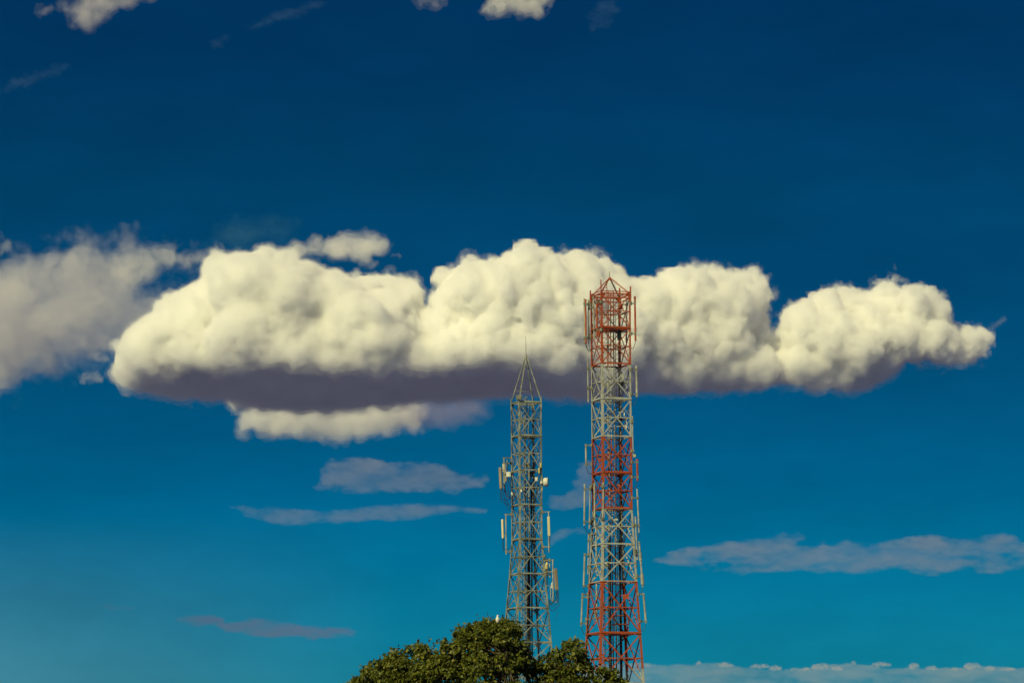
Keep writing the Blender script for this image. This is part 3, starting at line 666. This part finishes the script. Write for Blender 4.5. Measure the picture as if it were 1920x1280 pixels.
def panel(T, u, va, vb, wpx, leg, pole_u, pva, pvb, arms, m, label, tilt=0.0, yaw=0.0, deep=.10, dy=0.0, loops=2):
    """a flat panel antenna (rounded box) on its mounting pole with brackets and jumper cables"""
    dep = T.legpt(leg, T.z_at((va + vb) / 2)).y - T.D + dy
    a, b = T.at(u - tilt, va, dep), T.at(u + tilt, vb, dep); w = wpx * T.k; d = (b - a).normalized()
    o = MB(); X = Vector((math.cos(yaw), math.sin(yaw), 0)); Y = X.cross(d).normalized(); k0 = len(o.V); prof = []
    for (x, y) in ((-.5, -.3), (-.38, -.5), (.38, -.5), (.5, -.3), (.5, .5), (-.5, .5)): prof.append(X * x * w + Y * y * deep)
    rows = [(a, .8), (a + d * .04, 1), (b - d * .04, 1), (b, .8)]
    for p, s in rows: o.V += [tuple(p + q * s) for q in prof]
    for r in range(3):
        for c in range(6): x, y = r * 6 + c, r * 6 + (c + 1) % 6; o.F.append((x, x + 6, y + 6, y))
    o.F.append(tuple(range(6))); o.F.append(tuple(reversed(range(18, 24))))
    ob = o.build('panel_antenna', m, T.root, label)
    pa, pb = T.at(pole_u, pva, dep), T.at(pole_u + .6, pvb, dep)
    k = MB(); k.tube([pa, pb], .042, 8); k.build('mount_pole', M_POLE, ob)
    k = MB()
    for t in (.12, .86):
        p = a.lerp(b, t); q = pa.lerp(pb, min(1, max(0, (pa.z - p.z) / (pa.z - pb.z)))); k.bar(p, q, .05, .07)
    for v in arms:
        q = pa.lerp(pb, (v - pva) / (pvb - pva)); l = T.legpt(leg, q.z); k.bar(q - (l - q).normalized() * .1, l, .06, .07)
        k.bar(l - Vector((0, 0, .1)), l + Vector((0, 0, .1)), .16, .16)
    k.build('bracket', M_GALVD, ob)
    for i in range(loops):
        k = MB(); e = b + X * (i - .5) * w * .4; f = e + Vector((0, 0, -.75 - .2 * i)); l = T.legpt(leg, f.z + .2)
        pts = [e, e - Vector((0, 0, .25)), f + Vector((0, 0, .1))] + slack(f + (l - f) * .25, l, .12 + .1 * i, 6)
        k.tube(pts, .017, 6); k.build('jumper_cable', M_CABLE, ob)
    return ob
panel(T2, 938.4, 876, 916, 5.2, L_, 945, 857, 915, (858, 868), M_PANEL_SHADED, 'panel antenna in shaded brown grey at the far left of the tower', tilt=.9, yaw=-.3, deep=.14, dy=-.2)
panel(T2, 945.6, 869, 903.5, 5.4, L_, 951, 862, 900, (868.5,), M_PANEL, 'yellow lit panel antenna beside the brown one', tilt=.9, yaw=.1, deep=.14, dy=.2)
panel(T2, 942.6, 973, 1008.5, 2.7, L_, 948.6, 963, 1039, (964, 1033.5), M_PANEL, 'slim pale panel antenna on the left pole below the cable loops', tilt=.6, yaw=.9, deep=.13)
panel(T2, 1029, 968, 1004.5, 4.4, R_, 1028.6, 958, 1035, (959, 1024.5), M_PANEL, 'yellow panel antenna on the right bracket', tilt=.6, yaw=.2, deep=.14, dy=-.12)
panel(T2, 1042.8, 1065.5, 1105.7, 6.2, R_, 1036.5, 1048, 1126, (1049, 1071), M_PANEL_SHADED, 'panel antenna in shaded brown grey hanging lowest at the right', tilt=1.4, yaw=.35, deep=.14, dy=-.2, loops=3)
panel(T2, 1025.4, 1046, 1076, 4.6, R_, 1030.5, 1046, 1082, (1050, 1078), M_PANEL, 'yellow panel antenna against the right leg', tilt=.8, yaw=-.2, deep=.16, dy=.1)
# dish with drum shroud on the right leg
c = T2.at(1019, 903.5, T2.legpt(R_, T2.z_at(903)).y - D2 - .05); e = c + Vector((1, -.12, 0)).normalized() * (8 * T2.k); ax_ = (e - c).normalized(); r = 8.4 * T2.k
m = MB(); m.tube([c - ax_ * .03, c, c + ax_ * .07, e, e + ax_ * .02], [r * .25, r * .78, r * .98, r * .98, r * .93], 28); ds = m.build('dish_antenna', M_BOX, T2.root, 'round white drum dish facing right')
for p_ in ds.data.polygons: p_.use_smooth = len(p_.vertices) == 4
m = MB(); m.tube([e + ax_ * .0, e + ax_ * .022], [r * 1.03, r * 1.03], 28); m.build('rim', M_POLE, ds)
l = T2.legpt(R_, c.z); m = MB(); m.bar(c - ax_ * .02, l, .16, .22); m.tube([l + Vector((0, 0, -.5)), l + Vector((0, 0, .5))], .05, 8); m.build('bracket', M_GALV, ds)
# radio heads and boxes
for (u, v, wp, hp, mm, leg, lab) in ((954, 889, 8.2, 9.5, M_BOX, L_, 'white radio box next to the yellow panel'), (960.5, 924.5, 3.5, 6.5, M_BOX, L_, None), (965, 927, 2.6, 4.5, M_BOXY, L_, None), (1006, 898, 5, 7, M_BOX, R_, None),
                                  (998.5, 924.5, 6, 6, M_BOXY, B_, None), (1014, 872, 3.5, 9, M_BOXY, R_, None), (1011, 882, 3, 11, M_BOXY, R_, None), (1015, 904, 3.5, 4.5, M_BOX, R_, None), (989, 872, 5, 8, M_BOXY, B_, None),
                                  (1000.5, 870, 4.5, 9, M_GALVD, B_, None), (992, 889, 5, 7, M_GALVD, B_, None), (1000, 878, 5, 5, M_CABLE, B_, None), (977.5, 919.5, 3, 5, M_BOX, F_, None), (1002.5, 914, 5, 3, M_BOXY, B_, None),
                                  (1024.5, 1062, 5, 8, M_BOXY, R_, None), (1034.8, 1097, 2, 10, M_BOX, R_, None), (1021, 1042, 4.5, 5, M_GALVD, R_, None), (1016.5, 917, 2, 5, M_BOXY, R_, None)):
    dep = T2.legpt(leg, T2.z_at(v)).y - D2 + (-.15 if leg != B_ else -.5); p = T2.at(u, v, dep); w, h = wp * T2.k, hp * T2.k
    m = MB(); m.bar(p - Vector((0, 0, h / 2)), p + Vector((0, 0, h / 2)), w, w * .75, up=(.3, 1, 0)); m.bar(p - Vector((0, 0, h / 2 - .02)), p + Vector((0, 0, h / 2 - .02)), w * .6, w * .95, up=(.3, 1, 0))
    bx = m.build('radio_box', mm, T2.root, lab)
    l = T2.legpt(leg, p.z); m = MB(); m.bar(p, l, .035); m.build('bracket', M_GALVD, bx)
    m = MB(); m.tube(slack(p - Vector((0, 0, h / 2)), T2.x_lad(.05, .1, p.z - 1.2), .3), .014, 5); m.build('jumper_cable', M_CABLE, bx)
rg = random.Random(12)
for i, (u0, v0, u1, v1, d) in enumerate(((944, 905, 960, 948, .55), (942, 915, 961, 946, .75), (945, 906, 962, 930, .5), (950, 900, 958, 935, .3), (952, 896, 964, 925, .25), (955, 896, 968, 930, .3), (959, 912, 970, 934, .25), (975, 915, 1000, 935, .2),
                                        (1008, 905, 1002, 940, .2), (998, 915, 1010, 942, .3), (1031, 1006, 1030, 1022, -.1), (1041, 1108, 1030, 1128, .35), (1045, 1107, 1028, 1128, .45), (1036, 1105, 1028, 1126, .3),
                                        (975, 975, 985, 1000, .1), (1004, 1005, 1006, 1040, .05), (1012, 1050, 1016, 1078, .1))):
    m = MB(); m.tube(slack(T2.at(u0, v0, -.6), T2.at(u1, v1, -.5), d, 14), .019, 5); m.build('jumper_cable', M_CABLE, T2.root)
m = MB(); m.tube([T2.at(1044.5, 1129, -.7), T2.at(1044.2, 1140, -.7), T2.at(1045.5, 1152, -.68), T2.at(1042.5, 1159, -.7), T2.at(1041.5, 1162, -.7), T2.at(1044, 1163.5, -.7)], .010, 4)
m.build('loose_wire', M_CABLE, T2.root)
m = MB(); m.tube([T2.at(1032, 1098, -.7), T2.at(1033, 1122, -.7), T2.at(1037, 1128, -.7), T2.at(1043, 1128, -.7), T2.at(1046, 1121, -.7), T2.at(1045, 1107, -.7)], .03, 6); m.build('bent_pipe', M_POLE, T2.root)

# ------------------------------------------------------------------ the tree
DT = 118.0; KT = DT / F
crown = [(640, 1300), (650, 1278), (665, 1268), (690, 1243), (712, 1236), (725, 1225), (733, 1217), (748, 1222), (760, 1211), (775, 1215), (787, 1200), (803, 1203), (815, 1209),
         (833, 1202), (848, 1205), (848, 1190), (857, 1180), (862, 1167), (885, 1157), (905, 1162), (925, 1164), (945, 1161), (960, 1164), (972, 1170), (980, 1192),
         (986, 1222), (998, 1240), (1012, 1232), (1036, 1220), (1052, 1216), (1058, 1205), (1075, 1197), (1093, 1199), (1103, 1208), (1107, 1225), (1112, 1245),
         (1136, 1240), (1146, 1250), (1158, 1254), (1176, 1266), (1180, 1300), (1190, 1380), (1130, 1470), (980, 1520), (800, 1515), (690, 1460), (630, 1370)]
M_BARK = mat('grey_brown_bark', (.13, .095, .06), .9, noise=(.07, .05, .035), scale=9)
def leaf_mat():
    m = bpy.data.materials.new('leaf'); m.use_nodes = True; t = m.node_tree; b = t.nodes['Principled BSDF']; n = t.nodes.new; l = t.links.new
    g = n('ShaderNodeNewGeometry'); r = n('ShaderNodeValToRGB'); l(g.outputs['Random Per Island'], r.inputs[0]); e = r.color_ramp.elements
    e[0].color = (.040, .056, .007, 1); e[1].position = .45; e[1].color = (.105, .128, .014, 1)
    for p, c in ((.80, (.15, .165, .019)), (.955, (.20, .20, .028)), (.99, (.32, .27, .05))):
        x = e.new(p); x.color = (*c, 1)
    l(r.outputs[0], b.inputs['Base Color']); b.inputs['Roughness'].default_value = .5; b.inputs['Specular IOR Level'].default_value = .35
    tr = n('ShaderNodeBsdfTranslucent'); l(r.outputs[0], tr.inputs[0]); mx = n('ShaderNodeMixShader'); mx.inputs[0].default_value = .38
    l(b.outputs[0], mx.inputs[1]); l(tr.outputs[0], mx.inputs[2]); l(mx.outputs[0], t.nodes['Material Output'].inputs[0]); return m
tree = empty('broadleaf_tree', tuple(P(930, 1500, DT)[:2]) + (0.0,), 'leafy green broadleaf tree rising at the bottom edge in front of both towers', 'tree')
rng = np.random.default_rng(77)
base_pt = Vector((tree.location.x, DT, 0))
ct = []                                           # leaf clumps: centres and radii
U0, U1, V0, V1 = 640, 1190, 1157, 1520
for _ in range(60000):
    u, v = rng.uniform(U0, U1), rng.uniform(V0, V1); sd = float(poly_sd(np.array([u]), np.array([v]), crown)[0])
    if sd < 4.5: continue
    r = min(rng.uniform(9, 24), sd * .9 + 5)
    env = (2.6 if u < 975 else 1.1) * math.sqrt(min(1, sd / 110)); y = rng.uniform(-env, env)
    if rng.random() < .35: y = -env * rng.uniform(.6, 1)
    if sd > 60 and rng.random() < .6 and y > -env * .4: continue
    if any((u - a) ** 2 + (v - b) ** 2 + ((y - c) / KT) ** 2 < (.52 * (r + d)) ** 2 for a, b, c, d in ct): continue
    ct.append((u, v, y, r))
    if len(ct) >= 1000: break
print('clumps', len(ct))
W_, bb = [], MB()
trunk_top = Vector((base_pt.x + .2, DT, 3.6))
limbs = []
for k in range(9):
    uu, vv = [(700, 1330), (770, 1280), (845, 1250), (900, 1222), (950, 1232), (1010, 1275), (1070, 1255), (1125, 1310), (860, 1320)][k]
    limbs.append(Vector(P(uu, vv, DT + [-.9, .6, -.5, .3, -1.2, .8, -.4, .3, 1.5][k])))
tr_ = MB(); tr_.tube([base_pt, base_pt + Vector((.04, 0, .5)), base_pt + Vector((.12, .05, 1.9)), trunk_top], [.38, .29, .24, .22], 14)
tr_.build('trunk', M_BARK, tree)
br = MB()
for l_ in limbs:
    mid = trunk_top.lerp(l_, .5) + Vector((rng.uniform(-.25, .25), rng.uniform(-.25, .25), .1)); br.tube([trunk_top - Vector((0, 0, .15)), mid, l_], [.12, .06, .022], 8)
leaves_c, leaves_d = [], []
for (u, v, y, r) in ct:
    c = Vector(P(u, v, DT + y)); nl = min(limbs + [trunk_top], key=lambda q: (q - c).length)
    m_ = nl.lerp(c, .5) + Vector(rng.uniform(-.1, .1, 3)); br.tube([nl, m_, c], [.020, .012, .006], 5, cap=False)
    R = r * KT; nn = int(150 * (r / 17) ** 2)
    # sprays: short twigs leaving the clump with leaves along them
    for t in range(max(5, int(nn / 9))):
        d = rng.normal(size=3); d[2] = abs(d[2]) * .7 + .1 if rng.random() < .6 else d[2]; d /= np.linalg.norm(d); ln = R * rng.uniform(.55, 1.0) * (1.6 if rng.random() < .14 else 1.0)
        tip = np.array(c) + d * ln
        if rng.random() < .25: br.tube([c, c.lerp(Vector(tip), .5) + Vector((0, 0, .02)), Vector(tip)], [.007, .005, .003], 3, cap=False)
        for q in range(9):
            f_ = rng.uniform(.35, 1.05); p = np.array(c) + d * ln * f_ + rng.normal(size=3) * .035
            leaves_c.append(p); x = d * .6 + rng.normal(size=3) * .8; x[2] -= .55; leaves_d.append(x / np.linalg.norm(x))
br.build('branches', M_BARK, tree)
Cn, Dn = np.array(leaves_c), np.array(leaves_d); n = len(Cn); print('leaves', n)
up = rng.normal(size=(n, 3)) * .75 + np.array([-.15, -.35, .9]); side = np.cross(Dn, up); side /= np.linalg.norm(side, axis=1)[:, None]; nor = np.cross(side, Dn)
Ls = rng.uniform(.075, .135, n)[:, None]; Wd = Ls * rng.uniform(.34, .44, n)[:, None]; bend = Ls * rng.uniform(.05, .3, n)[:, None]
pts = [Cn, Cn + Dn * Ls * .3 + side * Wd + nor * bend * .35, Cn + Dn * Ls * .75 + side * Wd * .62 - nor * bend * .1, Cn + Dn * Ls * 1.08 - nor * bend,
       Cn + Dn * Ls * .75 - side * Wd * .62 - nor * bend * .1, Cn + Dn * Ls * .3 - side * Wd + nor * bend * .35, Cn + Dn * Ls * .45 - nor * bend * .15]
V = np.stack(pts, 1).reshape(-1, 3); b_ = np.arange(n) * 7
Q = np.concatenate([np.stack([b_, b_ + 1, b_ + 2, b_ + 6], -1), np.stack([b_ + 6, b_ + 2, b_ + 3, b_ + 4], -1), np.stack([b_, b_ + 6, b_ + 4, b_ + 5], -1)])
V = V - np.array(tree.location)
cr = np_mesh('crown', V, Q, leaf_mat(), tree, check=False)

# ------------------------------------------------------------------ the white bird on the tree top
bp = P(933, 1160.5, DT - 1.0); bird = empty('bird', tuple(bp), 'small white bird perched upright on the topmost twig of the tree', 'bird')
M_FEATHER = mat('white_feathers', (.80, .77, .70), .8, noise=(.72, .68, .60), scale=30)
M_BEAK = mat('yellow_horn', (.55, .36, .08), .5)
B = MB(); S = KT * 1.12
# body: tail down behind, breast forward, neck drawn in, head at the top
body = [((1.4, 1.2, 7.0), .25), ((1.1, .9, 5.0), .8), ((.6, .4, 2.6), 1.9), ((.1, 0, .2), 2.6), ((-.2, -.1, -2.2), 2.35), ((-.2, -.3, -4.2), 1.55), ((-.1, -.4, -5.2), 1.35), ((0, -.4, -6.1), 1.5), ((.1, -.4, -7.0), 1.15), ((.1, -.4, -7.6), .35)]
B.tube([Vector(bp) + Vector((x, y, -z)) * S for (x, y, z), r in body], [r * S for _, r in body], 16)
bo = B.build('body', M_FEATHER, bird)
for p_ in bo.data.polygons: p_.use_smooth = True
sb = bo.modifiers.new('s', 'SUBSURF'); sb.levels = sb.render_levels = 1
B = MB(); h_ = Vector(bp) + Vector((.1, -.4, 6.2)) * S; B.tube([h_ + Vector((.9, -.9, 0)) * S, h_ + Vector((2.9, -1.5, -.5)) * S], [.45 * S, .06 * S], 8); B.build('beak', M_BEAK, bird)
for sgn in (-1, 1):
    B = MB(); h2 = Vector(bp) + Vector((.5 * sgn, 0, -2.2)) * S; B.tube([h2, h2 + Vector((.1, -.2, -3.2)) * S], [.32 * S, .25 * S], 6)
    for ta in (-.6, 0, .6): f0 = h2 + Vector((.1, -.2, -3.2)) * S; B.tube([f0, f0 + Vector((ta, -1.0, -.1)) * S], .16 * S, 5)
    B.build('leg', M_BEAK, bird)
    B = MB(); w0 = Vector(bp) + Vector((2.0 * sgn, .2, 1.9)) * S
    B.tube([w0 + Vector((-.5 * sgn, 0, .8)) * S, w0, w0 + Vector((0, .3, -3)) * S, w0 + Vector((-.5 * sgn, .8, -6.4)) * S, w0 + Vector((-.8 * sgn, 1.0, -7.6)) * S], [.3 * S, .95 * S, 1.15 * S, .6 * S, .1 * S], 10)
    wi = B.build('wing', M_FEATHER, bird)
    for p_ in wi.data.polygons: p_.use_smooth = True
